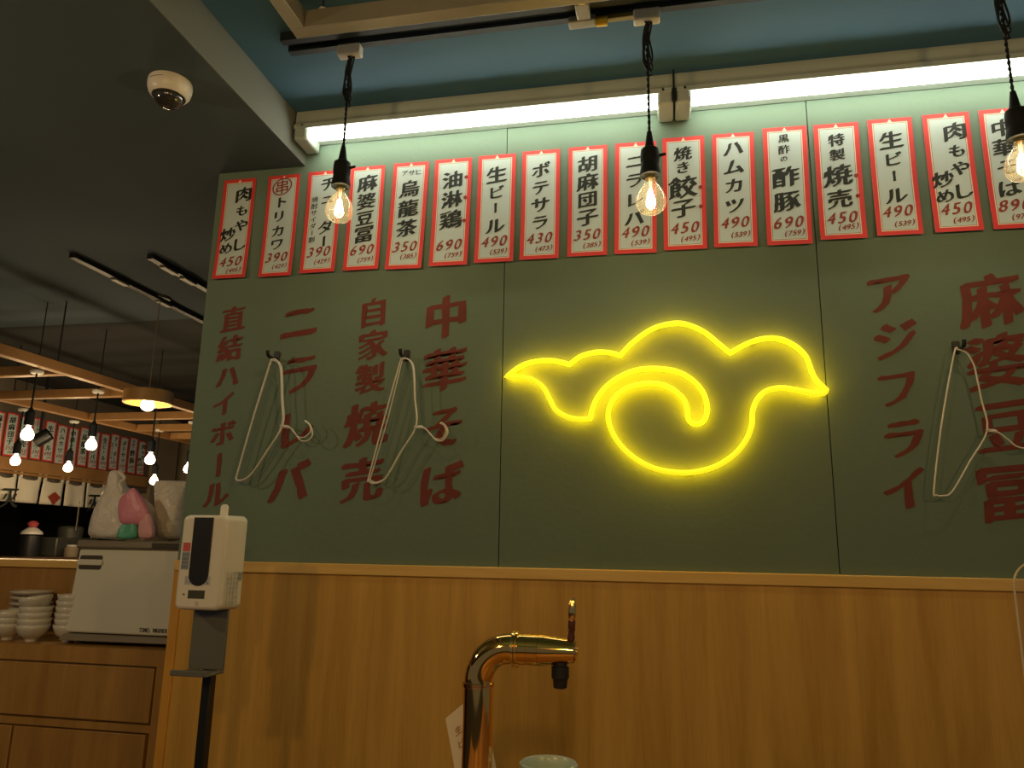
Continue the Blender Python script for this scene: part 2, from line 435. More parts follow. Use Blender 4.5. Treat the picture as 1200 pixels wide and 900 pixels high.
strip([(410.7, 196.2), (451.6, 193.5), (443.8, 316), (403.7, 319)], [('麻', .52, .165, .56), ('婆', .52, .34, .54), ('豆', .51, .505, .50), ('冨', .51, .66, .56)],
      '690', '759', 'red-bordered menu strip reading 麻婆豆冨 690, right of the left hanging bulb')
strip([(460.3, 191.3), (501.3, 189.4), (496, 316), (453.6, 316.5)], [('ア', .33, .10, .19), ('サ', .53, .10, .20), ('ヒ', .71, .095, .20), ('烏', .5, .25, .56), ('龍', .5, .435, .56), ('茶', .5, .62, .56)],
      '350', '385', 'red-bordered menu strip reading 烏龍茶 350', pv=.795, sv=.885)
strip([(509, 186.7), (553, 185), (548.6, 311), (504.7, 313.8)], [('油', .5, .20, .54), ('淋', .5, .385, .54), ('鶏', .5, .575, .58)], '690', '759',
      'red-bordered menu strip reading 油淋鶏 690 with three red dots', dots=((.86, .185), (.86, .375), (.86, .59)))
strip([(559.6, 182.6), (603.7, 180), (603, 307.5), (557.6, 309.3)], nama, '490', '539', 'red-bordered menu strip 生ビール 490, between the 油淋鶏 and ポテサラ strips')
strip([(611.6, 177.2), (656.3, 174.8), (655.2, 303.5), (610.4, 306.4)], [('ポ', .5, .185, .48), ('テ', .5, .345, .46), ('サ', .5, .505, .50), ('ラ', .5, .665, .46)],
      '430', '473', 'red-bordered menu strip reading ポテサラ 430')
strip([(664.6, 172.6), (710.6, 170), (712.8, 300.3), (667, 302)], [('胡', .5, .165, .52), ('麻', .5, .33, .54), ('団', .5, .49, .50), ('子', .5, .65, .54)],
      '350', '385', 'red-bordered menu strip reading 胡麻団子 350')
strip([(719.6, 167.6), (769, 165.6), (769.8, 297), (721.6, 299.6)], [('ニ', .48, .175, .46), ('ラ', .47, .345, .46), ('レ', .47, .52, .46), ('バ', .47, .685, .48)],
      '490', '539', 'red-bordered menu strip half hidden behind the middle hanging bulb, priced 490')
strip([(775.6, 161.8), (825, 159), (829, 292.4), (778.6, 295.4)], [('焼', .48, .15, .42), ('き', .48, .275, .36), ('餃', .47, .45, .66), ('子', .47, .635, .56)],
      '450', '495', 'red-bordered menu strip reading 焼き餃子 450, right of the middle bulb', dots=((.88, .46), (.88, .63)))
strip([(833.6, 157.6), (884, 154.2), (887, 289.6), (837.6, 291.6)], [('ハ', .5, .135, .50), ('ム', .5, .30, .50), ('カ', .5, .465, .46), ('ツ', .5, .64, .48)],
      '490', '539', 'red-bordered menu strip reading ハムカツ 490', pv=.79, sv=.895)
strip([(892.8, 150), (945.3, 147.3), (951.5, 286.5), (899.5, 289.6)], [('黒', .47, .10, .25), ('酢', .47, .195, .27), ('の', .46, .275, .18), ('酢', .48, .43, .60), ('豚', .48, .635, .58)],
      '690', '759', 'red-bordered menu strip reading 黒酢の酢豚 690', pv=.815, sv=.905)
strip([(952.5, 146.3), (1006, 142.8), (1015.5, 280), (961.6, 283)], [('特', .49, .145, .36), ('製', .49, .275, .34), ('焼', .47, .455, .62), ('売', .48, .655, .54)],
      '450', '495', 'red-bordered menu strip reading 特製焼売 450 with two red dots', pv=.82, sv=.90, dots=((.87, .465), (.87, .64)))
strip([(1014.7, 140.3), (1068.5, 137), (1081, 275.3), (1028.6, 278.3)], nama, '490', '539', 'red-bordered menu strip 生ビール 490, right of the 特製焼売 strip', pv=.80)
strip([(1079.8, 134.6), (1135.5, 130.8), (1151.5, 270.8), (1095.5, 274.6)], niku, '450', '495', 'red-bordered menu strip 肉もやし炒め 450 near the right edge', pv=.81, sv=.905)
strip([(1145.3, 129), (1203, 125.3), (1220.5, 267.2), (1164, 270.8)], [('中', .46, .16, .50), ('華', .45, .325, .50), ('そ', .46, .49, .46), ('ば', .45, .665, .50)],
      '890', '979', 'rightmost red-bordered menu strip, priced 890, behind the right hanging bulb', pv=.81, sv=.905)

# ------------------------------------------------------------------ neon cloud sign
NP = [[(65, 256), (110, 222), (160, 205), (220, 203), (272, 215)], [(272, 215), (310, 188), (360, 175), (405, 177), (437, 186)],
      [(437, 186), (480, 142), (540, 100), (600, 82), (650, 83), (710, 108), (760, 148), (797, 178)],
      [(797, 178), (850, 148), (905, 131), (960, 132), (1010, 155), (1045, 190), (1062, 235), (1080, 268), (1112, 299)],
      [(1112, 299), (1100, 310), (1060, 308), (1010, 298), (960, 292), (915, 302), (885, 330), (870, 370), (868, 410), (850, 460), (810, 510), (750, 548), (680, 567), (620, 568),
       (550, 555), (490, 525), (435, 475), (403, 415), (400, 365), (418, 325), (450, 297), (500, 280), (560, 278), (610, 297), (645, 330), (657, 365), (660, 392), (675, 408), (700, 407),
       (717, 388), (722, 355), (710, 310), (680, 272), (635, 243), (580, 230), (510, 230), (450, 248), (400, 280), (365, 320), (345, 365), (340, 393)],
      [(340, 393), (300, 394), (260, 385), (225, 362), (205, 325), (185, 290), (150, 265), (110, 257), (65, 256)]]
def neon_path(Y):
    out = []
    for seg in NP:
        out += smooth_path([P(570+x/2.79, 350+y/2.79, Y) for x, y in seg], 5)[:-1]
    return out
c = P(780, 470, 0)
t = thing('neon_sign', 'glowing yellow neon cloud outline with a curled swirl on the wall', 'neon sign', (c.x, 0, c.z))
bm = new(); tube(bm, neon_path(-.030), .0078, 10, True); obj('neon_tube', bm, M_neon, t, smooth=60)
bm = new(); tube(bm, [p + Vector((0, .0125, 0)) for p in neon_path(-.030)], .0045, 8, True); obj('added_glow_strip', bm, M_neonb, t, smooth=60)  # unseen emitter added behind the tube to throw its glow on the wall
for i in (4, 34, 52, 82, 118, 150, 176, 205, 246, 270):
    pts = neon_path(-.030); p = pts[i % len(pts)]
    bm = new(); cyl(bm, (p.x, 0, p.z), (p.x, -.022, p.z), .004, None, 8); obj('standoff', bm, M_goldl, t)

# ------------------------------------------------------------------ fluorescent battens
def batten(x0, x1, label):
    t = thing('fluorescent_light', label, 'light', ((x0+x1)/2, -.05, ZC), 'fluorescent battens above the menu strips')
    bm = new()
    prof = [(-.004, ZC), (-.004, 2.574), (-.060, 2.574), (-.062, 2.588), (-.106, 2.590), (-.110, 2.586), (-.112, 2.579), (-.115, 2.579), (-.115, 2.596), (-.104, 2.604), (-.102, ZC)]
    prism(bm, prof, lambda p: Vector((x0, p[0], p[1])), lambda p: Vector((x1, p[0], p[1])))
    obj('housing', bm, M_fix, t, bevel=.003)
    for a, s in ((x0, 1), (x1, -1)):
        bm = new(); b = a + s*.048
        box(bm, min(a, b), max(a, b), -.112, -.006, 2.540, 2.6035)
        e = obj('lamp_holder', bm, M_fix, t, bevel=.008)
        bm = new(); cyl(bm, (a+s*.03, -.111, 2.590), (a+s*.03, -.115, 2.590), .0045, None, 10); obj('screw', bm, M_black, e)
    bm = new(); cyl(bm, (x0+.046, -.082, 2.560), (x1-.046, -.082, 2.560), .0135, None, 20)
    obj('tube', bm, M_tube, t)
    return t
batten(-1.205, .052, 'left white fluorescent batten with a lit tube, beside the dark ceiling step')
batten(.058, 1.32, 'right white fluorescent batten with a lit tube, running out of the frame')
bm = new(); tube(bm, smooth_path([(.055, -.120, ZC), (.0545, -.120, 2.62), (.055, -.120, 2.58)]), .0028, 8); box(bm, .048, .062, -.126, -.114, 2.545, 2.585)
tag(obj('power_cable', bm, M_blackr), 'thin dark cable with a small connector between the two fluorescent battens', 'cable')

# ------------------------------------------------------------------ lighting track, frame and ceiling bits
bm = new()
y0, y1 = -.490, -.418
prof = [(y0, ZC), (y0, ZC-.026), (y0+.022, ZC-.026), (y0+.022, ZC-.012), (y1-.022, ZC-.012), (y1-.022, ZC-.026), (y1, ZC-.026), (y1, ZC)]
prism(bm, prof, lambda p: Vector((-1.06, p[0], p[1])), lambda p: Vector((2.3, p[0], p[1])))
tag(obj('lighting_track', bm, M_track), 'black lighting track fixed along the blue ceiling', 'lighting track')
c = PZ(690, 24, ZC-.03)
t = thing('track_connector', 'grey and yellow track connector on the black ceiling track', 'connector', (c.x, y0, ZC-.03))
bm = new(); box(bm, c.x-.055, c.x+.02, y1-.03, y1+.004, ZC-.045, ZC-.0265); box(bm, c.x-.03, c.x+.008, y0-.02, y1-.0305, ZC-.045, ZC-.0265); obj('body', bm, M_steel, t, bevel=.004)
bm = new(); cyl(bm, (c.x+.021, y1-.012, ZC-.040), (c.x+.05, y1-.012, ZC-.040), .0135, None, 14); obj('cap', bm, M_brass, t, label='yellow cap')
bm = new(); box(bm, c.x+.051, c.x+.125, y1-.020, y1-.002, ZC-.040, ZC-.0265); obj('arm', bm, mat('olive_metal', (.28, .25, .10), .4, .5), t, bevel=.002)
bm = new(); box(bm, c.x-.02, c.x+.0, y0-.060, y0-.0205, ZC-.048, ZC-.031); obj('clip', bm, M_brass, t, bevel=.003)

t = thing('suspended_frame', 'dull steel channel frame hung below the blue ceiling by rods', 'frame', (-.4, -.75, 2.55))
bm = new(); box(bm, -.955, .9, -.620, -.580, 2.55, 2.604); obj('channel', bm, M_steel, t, bevel=.002)
bm = new(); box(bm, -.955, -.915, -1.60, -.621, 2.55, 2.604); obj('channel', bm, M_steel, t, bevel=.002)
for x in (-.872, .35):
    bm = new(); cyl(bm, (x, -.605, 2.6045), (x, -.605, ZC), .0035, None, 8); r = obj('rod', bm, M_track, t)
    bm = new(); cyl(bm, (x, -.605, 2.6045), (x, -.605, 2.612), .012, None, 6); obj('nut', bm, M_white, r)

# ------------------------------------------------------------------ hanging filament bulbs
def bulb_profile(s=1.0, w=None):
    w = w or s
    return [(a/s*w if i > 1 else a, h) for i, (a, h) in enumerate([(.0125*s, 0), (.0135*s, -.012*s), (.0165*s, -.022*s), (.0235*s, -.036*s), (.0290*s, -.052*s), (.0305*s, -.066*s), (.0285*s, -.080*s), (.0215*s, -.092*s), (.011*s, -.0985*s), (0, -.1*s)])]
def pendant(x, y, ztop, zb, label, group, rose=True):
    """zb: height of the top of the glass"""
    t = thing('pendant_bulb', label, 'pendant lamp', (x, y, ztop), group)
    bm = new(); box(bm, x-.035, x+.035, y-.017, y+.014, ztop-.038, ztop-.0045); obj('track_plug', bm, M_white, t, bevel=.004, label='white plug box in the track')
    # twisted pair that opens into a loose bundle near the plug
    za, zz = ztop-.032, zb+.125
    bm = new(); n = 60
    for ph in (0, PI):
        pts = []
        for i in range(n+1):
            h = i/n; r = .0022 + .003*max(0, 1-h*2.2)
            pts.append((x+r*math.cos(ph+h*58), y+r*math.sin(ph+h*58), za + (zz-za)*h))
        tube(bm, pts, .0022, 6)
    # the spare cord looped and tied back on itself
    for k in range(3):
        pts = [(x + .006*math.sin(a*2+k), y-.004+.003*k, za - .006 - (.13+.015*k)*(1-math.cos(a))/2) for a in [2*PI*i/28 for i in range(29)]]
        pts = [(px + (.007 if i > 14 else -.005), py, pz) for i, (px, py, pz) in enumerate(pts)]
        tube(bm, smooth_path(pts, 1), .0026, 6)
    obj('cord', bm, M_blackr, t)
    bm = new()
    lathe(bm, [(0, .125), (.006, .124), (.0085, .108), (.0115, .086), (.0140, .078), (.0225, .072), (.0240, .060), (.0240, .040), (.0225, .036), (.0235, .024), (.0265, .008), (.0265, -.001), (.0215, -.002), (.0215, .004), (0, .004)], (x, y, zb), (0, 0, 1), 24)
    cyl(bm, (x+.022, y, zb+.055), (x+.040, y, zb+.058), .0045, .0035, 10)
    obj('socket', bm, M_blackr, t)
    bm = new(); lathe(bm, [(.0128, .004), (.0128, -.011)], (x, y, zb), (0, 0, 1), 20); c = obj('screw_base', bm, M_goldl, t)
    bm = new(); lathe(bm, bulb_profile(.98, 1.27), (x, y, zb-.008), (0, 0, 1), 32, cap=False)
    gl = obj('glass', bm, M_glass, t, smooth=80)
    bm = new()
    for k in range(4):
        a = PI/4 + k*PI/2; q = (x+.0085*math.cos(a), y+.0085*math.sin(a))
        cyl(bm, (x+.004*math.cos(a), y+.004*math.sin(a), zb-.040), (q[0]*1.0, q[1], zb-.078), .0014, None, 6)
    obj('filament', bm, M_fil, gl)
    bm = new(); lathe(bm, [(.005, 0), (.004, -.018), (.0015, -.026), (.0012, -.032)], (x, y, zb-.011), (0, 0, 1), 10); obj('stem', bm, M_cream, gl)
    ld = bpy.data.lights.new('bulb_light', 'POINT'); ld.energy = BULB_W; ld.color = (1, .76, .42); ld.shadow_soft_size = .012
    lo = bpy.data.objects.new('bulb_light', ld); COL.objects.link(lo); lo.parent = t; lo.location = Vector((x, y, zb-.062)) - t.location
    return t
YP = -.430
zt = 2.628
p = P(396, 219, YP); pendant(-.868, YP, zt, p.z, 'leftmost hanging filament bulb on a black twisted cord', 'filament bulbs on the ceiling track')
p = P(761, 206, YP); pendant(-.0191, YP, zt, p.z, 'middle hanging filament bulb on a black twisted cord', 'filament bulbs on the ceiling track')
p = P(1190, 163, YP); pendant(.8335, YP, zt, p.z, 'rightmost hanging filament bulb, at the right edge of the picture', 'filament bulbs on the ceiling track')

# ------------------------------------------------------------------ dome camera on the dark ceiling
c = PZ(200, 97, ZLOW)
t = thing('dome_camera', 'white dome security camera with a smoked bubble on the dark ceiling', 'security camera', (c.x, c.y, ZLOW))
bm = new(); lathe(bm, [(.059, 0), (.0605, -.010), (.060, -.022), (.056, -.036), (.050, -.044), (.046, -.047), (.043, -.046)], (c.x, c.y, ZLOW), (0, 0, 1), 40); obj('housing', bm, M_white, t, smooth=50)
bm = new(); lathe(bm, [(.0450, -.047), (.0435, -.0485), (.041, -.0475)], (c.x, c.y, ZLOW), (0, 0, 1), 32, cap=False); obj('ring', bm, M_slot, t)
bm = new(); lathe(bm, [(.041*math.cos(a), -.046-.036*math.sin(a)) for a in [PI/2*i/10 for i in range(11)]], (c.x, c.y, ZLOW), (0, 0, 1), 32); obj('bubble', bm, M_dome, t, smooth=80)
bm = new()
pr = None
for i in range(9):
    a = math.radians(-112 + i*5); r = .0612
    q = [bm.verts.new((c.x+r*math.cos(a), c.y+r*math.sin(a), ZLOW-z)) for z in (.0150, .0165)]
    if pr: bm.faces.new((pr[0], q[0], q[1], pr[1]))
    pr = q
obj('slot', bm, M_slot, t)

# ------------------------------------------------------------------ wall hooks and wire hangers
HY = -.050
def hook(px, py, label):
    c = P(px, py, -.02)
    t = thing('wall_hook', label, 'hook', (c.x, 0, c.z), 'black hooks on the wall')
    bm = new(); prism(bm, rrect(.020, .038, .006), lambda p: Vector((c.x+p[0], 0, c.z+.004+p[1])), lambda p: Vector((c.x+p[0], -.006, c.z+.004+p[1]))); obj('plate', bm, M_black, t, bevel=.0015)
    bm = new(); tube(bm, smooth_path([(c.x, -.004, c.z-.004), (c.x, -.03, c.z-.008), (c.x, -.058, c.z-.006), (c.x, -.066, c.z+.010)], 5), .0055, 10); obj('peg', bm, M_black, t)
    return c
def hanger(path, hookpath, label, Y, dx=0, dz=0, r=.0024):
    base = P(*path[0], Y)
    t = thing('wire_hanger', label, 'coat hanger', base, 'white wire hangers on the wall hooks')
    off = Vector((dx, 0, dz))
    bm = new(); tube(bm, smooth_path([P(x, y, Y)+off for x, y in path], 4, True), r, 8, True); obj('frame', bm, M_wwire, t, smooth=70)
    nk = P(*hookpath[0], Y)+off
    hp = smooth_path([P(x, y, Y-.002-.0004*i)+off for i, (x, y) in enumerate(hookpath)], 5)
    bm = new(); tube(bm, hp, r, 8); obj('hook', bm, M_wwire, t, smooth=70)
    bm = new(); d = (hp[3]-hp[0]).normalized()
    pts = []
    for i in range(26):
        a = i*1.5; u, v = frame_of(d); pts.append(nk - d*.004 + d*(.024*i/25) + (u*math.cos(a)+v*math.sin(a))*.0042)
    tube(bm, pts, .0018, 6); obj('twist', bm, M_wwire, t)
def cr(o, s, pts): return [(o[0]+x/s, o[1]+y/s) for x, y in pts]
k1 = hook(321.5, 418, 'black hook holding the hanger at the left, over the ニラレバ lettering')
k2 = hook(474.5, 416.5, 'black hook holding the hangers between the 自家製焼売 and 中華そば lettering')
k3 = hook(1123, 407, 'black hook near the right edge, beside the 麻婆豆冨 lettering')
o1, s1 = (230, 330), 3.215
h1 = cr(o1, s1, [(295, 292), (314, 308), (323, 340), (326, 440), (327, 540), (270, 632), (215, 715), (185, 742), (160, 749), (150, 742), (155, 720), (215, 510), (276, 312), (284, 296)])
hk1 = cr(o1, s1, [(327, 545), (355, 552), (372, 572), (392, 597), (418, 600), (437, 578), (431, 545), (408, 525)])
h1b = cr(o1, s1, [(293, 298), (310, 310), (318, 340), (321, 440), (322, 540), (268, 640), (212, 720), (183, 747), (160, 752), (152, 745), (156, 722), (216, 512), (277, 318), (284, 301)])
hk1b = cr(o1, s1, [(322, 543), (350, 550), (366, 566), (386, 586), (410, 585), (431, 562), (424, 536), (410, 524)])
hanger(h1, hk1, 'front white wire hanger of the pair on the left hook', HY-.006)
hanger(h1b, hk1b, 'rear white wire hanger of the pair on the left hook', HY+.014)
h2 = cr(o1, s1, [(785, 288), (806, 300), (818, 335), (823, 440), (828, 545), (770, 642), (717, 735), (690, 757), (662, 760), (648, 748), (650, 735), (710, 510), (765, 312), (774, 293)])
hk2 = cr(o1, s1, [(828, 548), (860, 553), (880, 573), (905, 598), (930, 597), (947, 570), (940, 545), (922, 530)])
h2b = cr(o1, s1, [(790, 290), (810, 302), (821, 335), (825, 440), (829, 540), (775, 636), (722, 730), (694, 752), (668, 756), (655, 745), (660, 728), (726, 500), (772, 312), (780, 294)])
hk2b = cr(o1, s1, [(829, 546), (858, 551), (877, 569), (901, 592), (926, 591), (941, 567), (934, 543), (918, 533)])
hanger(h2, hk2, 'front white wire hanger of the pair on the second hook from the left', HY-.006)
hanger(h2b, hk2b, 'rear white wire hanger of the pair on the second hook from the left', HY+.014)
h3 = [(1123, 410), (1133, 414), (1140, 425), (1143, 434), (1150, 468), (1157, 504), (1137, 540), (1116, 576), (1105, 581), (1097, 580), (1094.5, 574), (1103, 500), (1118, 415)]
hk3 = [(1157.5, 504), (1170, 507), (1181, 515), (1191, 523), (1203, 525), (1213, 517), (1212, 505), (1203, 499)]
hanger(h3, hk3, 'single white wire hanger on the hook at the right edge', HY)

# ------------------------------------------------------------------ cabinet, towel warmer, bags, bowls
CX0, CX1, CY0, CY1, CT = -3.2, -1.552, .06, .445, .865
t = thing('cabinet', 'low oak cabinet with a drawer and two doors at the end of the wall', 'cabinet', (-2.3, .25, 0))
bm = new(); box(bm, CX0, CX1, CY0, CY1, .06, CT-.001); 
box(bm, CX0, CX1, CY0+.03, CY1, 0, .0595); obj('body', bm, M_cab, t, bevel=.002)
def front(name, x0, x1, z0, z1):
    bm = new(); box(bm, x0, x1, CY0-.016, CY0-.0008, z0, z1)
    return obj(name, bm, M_cab, t, bevel=.002)
bm = new(); box(bm, CX0, CX1, CY0-.016, CY0-.0008, .816, CT); box(bm, -1.608, CX1, CY0-.016, CY0-.0008, .06, .8155)
box(bm, CX0, -1.6085, CY0-.016, CY0-.0008, .618, .640); obj('face_frame', bm, M_cab, t)
front('drawer', -2.75, -1.616, .646, .8095)
front('door', -2.106, -1.622, .08, .612); front('door', -2.60, -2.114, .08, .612)

wx0, wx1, wz0, wz1 = -2.015, -1.563, .865, 1.205
t = thing('towel_warmer', 'beige towel warmer cabinet with a dark lid standing on the oak cabinet', 'towel warmer', ((wx0+wx1)/2, .25, CT))
bm = new(); prism(bm, [(.098, .902), (.122, 1.178), (.40, 1.178), (.40, .902)], lambda p: Vector((wx0, p[0], p[1])), lambda p: Vector((wx1, p[0], p[1]))); obj('body', bm, M_beige, t, bevel=.006)
bm = new(); prism(bm, [(.108, 1.183), (.112, 1.208), (.41, 1.208), (.41, 1.179), (.122, 1.179)], lambda p: Vector((wx0-.004, p[0], p[1])), lambda p: Vector((wx1+.004, p[0], p[1]))); ld = obj('lid', bm, M_lid, t, bevel=.004)
bm = new(); box(bm, -1.72, -1.60, .104, .1095, 1.186, 1.202); obj('vent_plate', bm, M_slot, ld)
bm = new(); prism(bm, [(.098, .877), (.103, .899), (.40, .899), (.40, .877)], lambda p: Vector((wx0-.002-(.005 if p[1] < .88 else 0), p[0]-(.014 if p[1] < .88 and p[0] < .2 else 0), p[1])), lambda p: Vector((wx1, p[0], p[1]))); obj('plinth', bm, M_lid, t, bevel=.003)
for x in (wx0+.05, wx1-.06):
    for y in (.13, .36):
        bm = new(); cyl(bm, (x, y, CT), (x, y, .8765), .016, None, 14); obj('foot', bm, M_slot, t)
def face_y(z): return .098 + .024*(z-.902)/.276
for zc_, hh in ((1.148, .013), (1.118, .013)):
    bm = new(); prism(bm, rrect(.088, hh*1.35, hh*.6), lambda p: Vector((-1.960+p[0], face_y(zc_+p[1])-.0004, zc_+p[1])), lambda p: Vector((-1.960+p[0], face_y(zc_+p[1])-.002, zc_+p[1])))
    obj('handle_slot', bm, M_slot, t, label='dark oval handle recess')
bm = new()
for k in rrect(.098, .056, .012): pass
prism(bm, rrect(.098, .020, .006), lambda p: Vector((-1.960+p[0], face_y(1.133+p[1])-.0003, 1.133+p[1])), lambda p: Vector((-1.960+p[0], face_y(1.133+p[1])-.008, 1.133+p[1])))
obj('handle', bm, M_beige, t, bevel=.003)
bm = new(); sx = P(164, 738, .098); fz = lambda x, y: Vector((x, face_y(y)-.0008, y))
for i, ch in enumerate('TOWEL WARMER'):
    if ch != ' ': write(bm, ch, fz, sx.x + .0088*i, sx.z-.001, .0195, nib=.03, rise=0, wide=.62)
plain('lettering', bm, M_ink, t)

def blob_bag(name, outline, y0, depth, m, label, cat, base, N=18, seed=0, group=None):
    """a soft bag: silhouette rows (z, x_left, x_right, half depth factor) skinned into a closed lumpy body"""
    t = thing(name, label, cat, base, group)
    bm = new(); rings = []
    for k, (z, xl, xr, df) in enumerate(outline):
        cx, hw = (xl+xr)/2, (xr-xl)/2; rg = []
        for i in range(N):
            a = 2*PI*i/N; ca, sa = math.cos(a), math.sin(a)
            sx = math.copysign(abs(ca)**.7, ca)*hw; sy = math.copysign(abs(sa)**.8, sa)*depth*df
            q = noise.noise(Vector((a*1.6+seed, z*22, seed*3.1)))*.010*min(1, hw/.03)
            rg.append(bm.verts.new((cx+sx*(1+q*4), y0+sy+q*1.2, z)))
        rings.append(rg)
    for a, b in zip(rings, rings[1:]):
        for i in range(N): j = (i+1) % N; bm.faces.new((a[i], a[j], b[j], b[i]))
    bm.faces.new(rings[0]); bm.faces.new(rings[-1])
    o = obj('body', bm, m, t, smooth=80); s = o.modifiers.new('sub', 'SUBSURF'); s.levels = 1; s.render_levels = 2
    return t
TZ = 1.2085
def bx(px, py, Y=.19): q = P(px, py, Y); return q.x
def rows(lst, Y):
    out = []
    for py, xl, xr, df in lst:
        a, b = P(xl, py, Y), P(xr, py, Y); out.append((max(TZ, a.z), a.x, b.x, df))
    return sorted(out, key=lambda r: r[0])
t = blob_bag('plastic_bag', rows([(632.5, 107, 176, .9), (622, 109, 178, 1), (605, 113, 179, 1), (590, 118, 178, .8), (580, 122, 160, .6), (570, 127, 144, .4), (562, 129, 144, .33), (554, 131, 143, .3), (551, 133, 141, .2)], .21), .21, .075, M_bagw,
         'white carrier bag with its handle standing up, left on the towel warmer lid', 'bag', (-1.93, .21, TZ), seed=2)
bm = new(); pts = [P(x, y, .17) for x, y in ((138, 553), (146, 560), (140, 567), (143, 575), (139, 583))]
tube(bm, smooth_path(pts, 4), .006, 8); obj('handle', bm, M_bago, t)
blob_bag('pink_package', rows([(616, 143, 172, .8), (606, 140, 177, 1), (594, 139, 173, 1), (584, 141, 168, .9), (577, 150, 163, .7), (572, 154, 159, .3)], .12), .118, .020, M_pink,
         'bright pink wrapped package in the carrier bag on the towel warmer', 'package', (-1.88, .118, 1.22), seed=5)
blob_bag('green_package', rows([(632.3, 138, 161, .9), (626, 138, 163, 1), (618, 142, 163, .9), (611, 148, 161, .5)], .12), .116, .016, M_green,
         'green wrapped package at the bottom of the carrier bag', 'package', (-1.88, .116, TZ), seed=8)
blob_bag('pale_pink_package', rows([(632.3, 163, 181, .8), (620, 164, 181, 1), (608, 164, 179, .9), (600, 166, 176, .5)], .12), .119, .018, M_pinkl,
         'pale pink package beside the green one on the towel warmer lid', 'package', (-1.82, .119, TZ), seed=11)
blob_bag('plastic_bag', rows([(634, 184, 215, .9), (620, 184, 216, 1), (600, 184, 217, .9), (585, 182, 218, .8), (572, 180, 218, .5), (565, 180, 219, .3), (563, 181, 218, .2)], .24), .25, .055, M_bago,
         'flat topped white carrier bag at the right end of the towel warmer lid', 'bag', (-1.75, .25, TZ), seed=14)

# bowls: one lathed bowl, copied into stacks
def bowl_mesh(r, h):
    bm = new()
    pr = [(r*.34, 0), (r*.36, .004), (r*.34, .010), (r*.52, .016), (r*.78, h*.45), (r*.93, h*.75), (r*1.0, h), (r*.965, h), (r*.90, h*.76), (r*.74, h*.48), (r*.48, .0195), (0, .0172)]
    lathe(bm, pr, (0, 0, 0), (0, 0, 1), 36); me = bpy.data.meshes.new('bowl')
    bmesh.ops.recalc_face_normals(bm, faces=bm.faces); bm.to_mesh(me); bm.free()
    for p in me.polygons: p.use_smooth = True
    me.materials.append(M_bowl); return me
BM_ = bowl_mesh(.053, .058); PM_ = bowl_mesh(.075, .030)
ordn = ['lowest', 'second from the bottom', 'third from the bottom', 'fourth from the bottom', 'fifth from the bottom', 'sixth from the bottom', 'seventh from the bottom', 'eighth from the bottom', 'ninth from the bottom']
def stack(x, y, z, n, step, me, name, what, group, tilt_top=False):
    zz = z
    for i in range(n):
        o = bpy.data.objects.new(name, me); COL.objects.link(o)
        o.location = (x + random.uniform(-.002, .002), y + random.uniform(-.002, .002), zz); o.rotation_euler = (random.uniform(-.012, .012), random.uniform(-.012, .012), 0)
        if i == 0: o.rotation_euler = (0, 0, 0)
        if tilt_top and i == n-1: o.rotation_euler = (.02, -.17, 0); o.location.z += .012
        pos = 'topmost' if i == n-1 else ordn[i]
        tag(o, 'white %s, %s of the %s%s' % (name, pos, what, ', tilted' if tilt_top and i == n-1 else ''), name, group)
        zz += step
b = PZ(33, 753, CT)
stack(b.x-.006, b.y+.02, CT, 5, .0200, BM_, 'bowl', 'stack in front beside the towel warmer', 'white bowls stacked on the cabinet', True)
stack(b.x-.118, b.y+.035, CT, 3, .0200, BM_, 'bowl', 'low stack at the left edge', 'white bowls stacked on the cabinet')
stack(b.x+.104, b.y+.060, CT, 6, .0200, BM_, 'bowl', 'stack half hidden by the towel warmer', 'white bowls stacked on the cabinet')
stack(-2.395, .355, CT, 7, .0200, PM_, 'plate', 'stack behind the bowls', 'white plates stacked on the cabinet')

# counter wall behind the cabinet
bm = new(); box(bm, -4.4, CX1, .452, .56, 0, 1.098); struct('wall_kitchen', bm, M_cab)
bm = new(); box(bm, -4.4, CX1, .438, .62, 1.099, 1.128); struct('trim_5', bm, M_rail, bevel=.003)

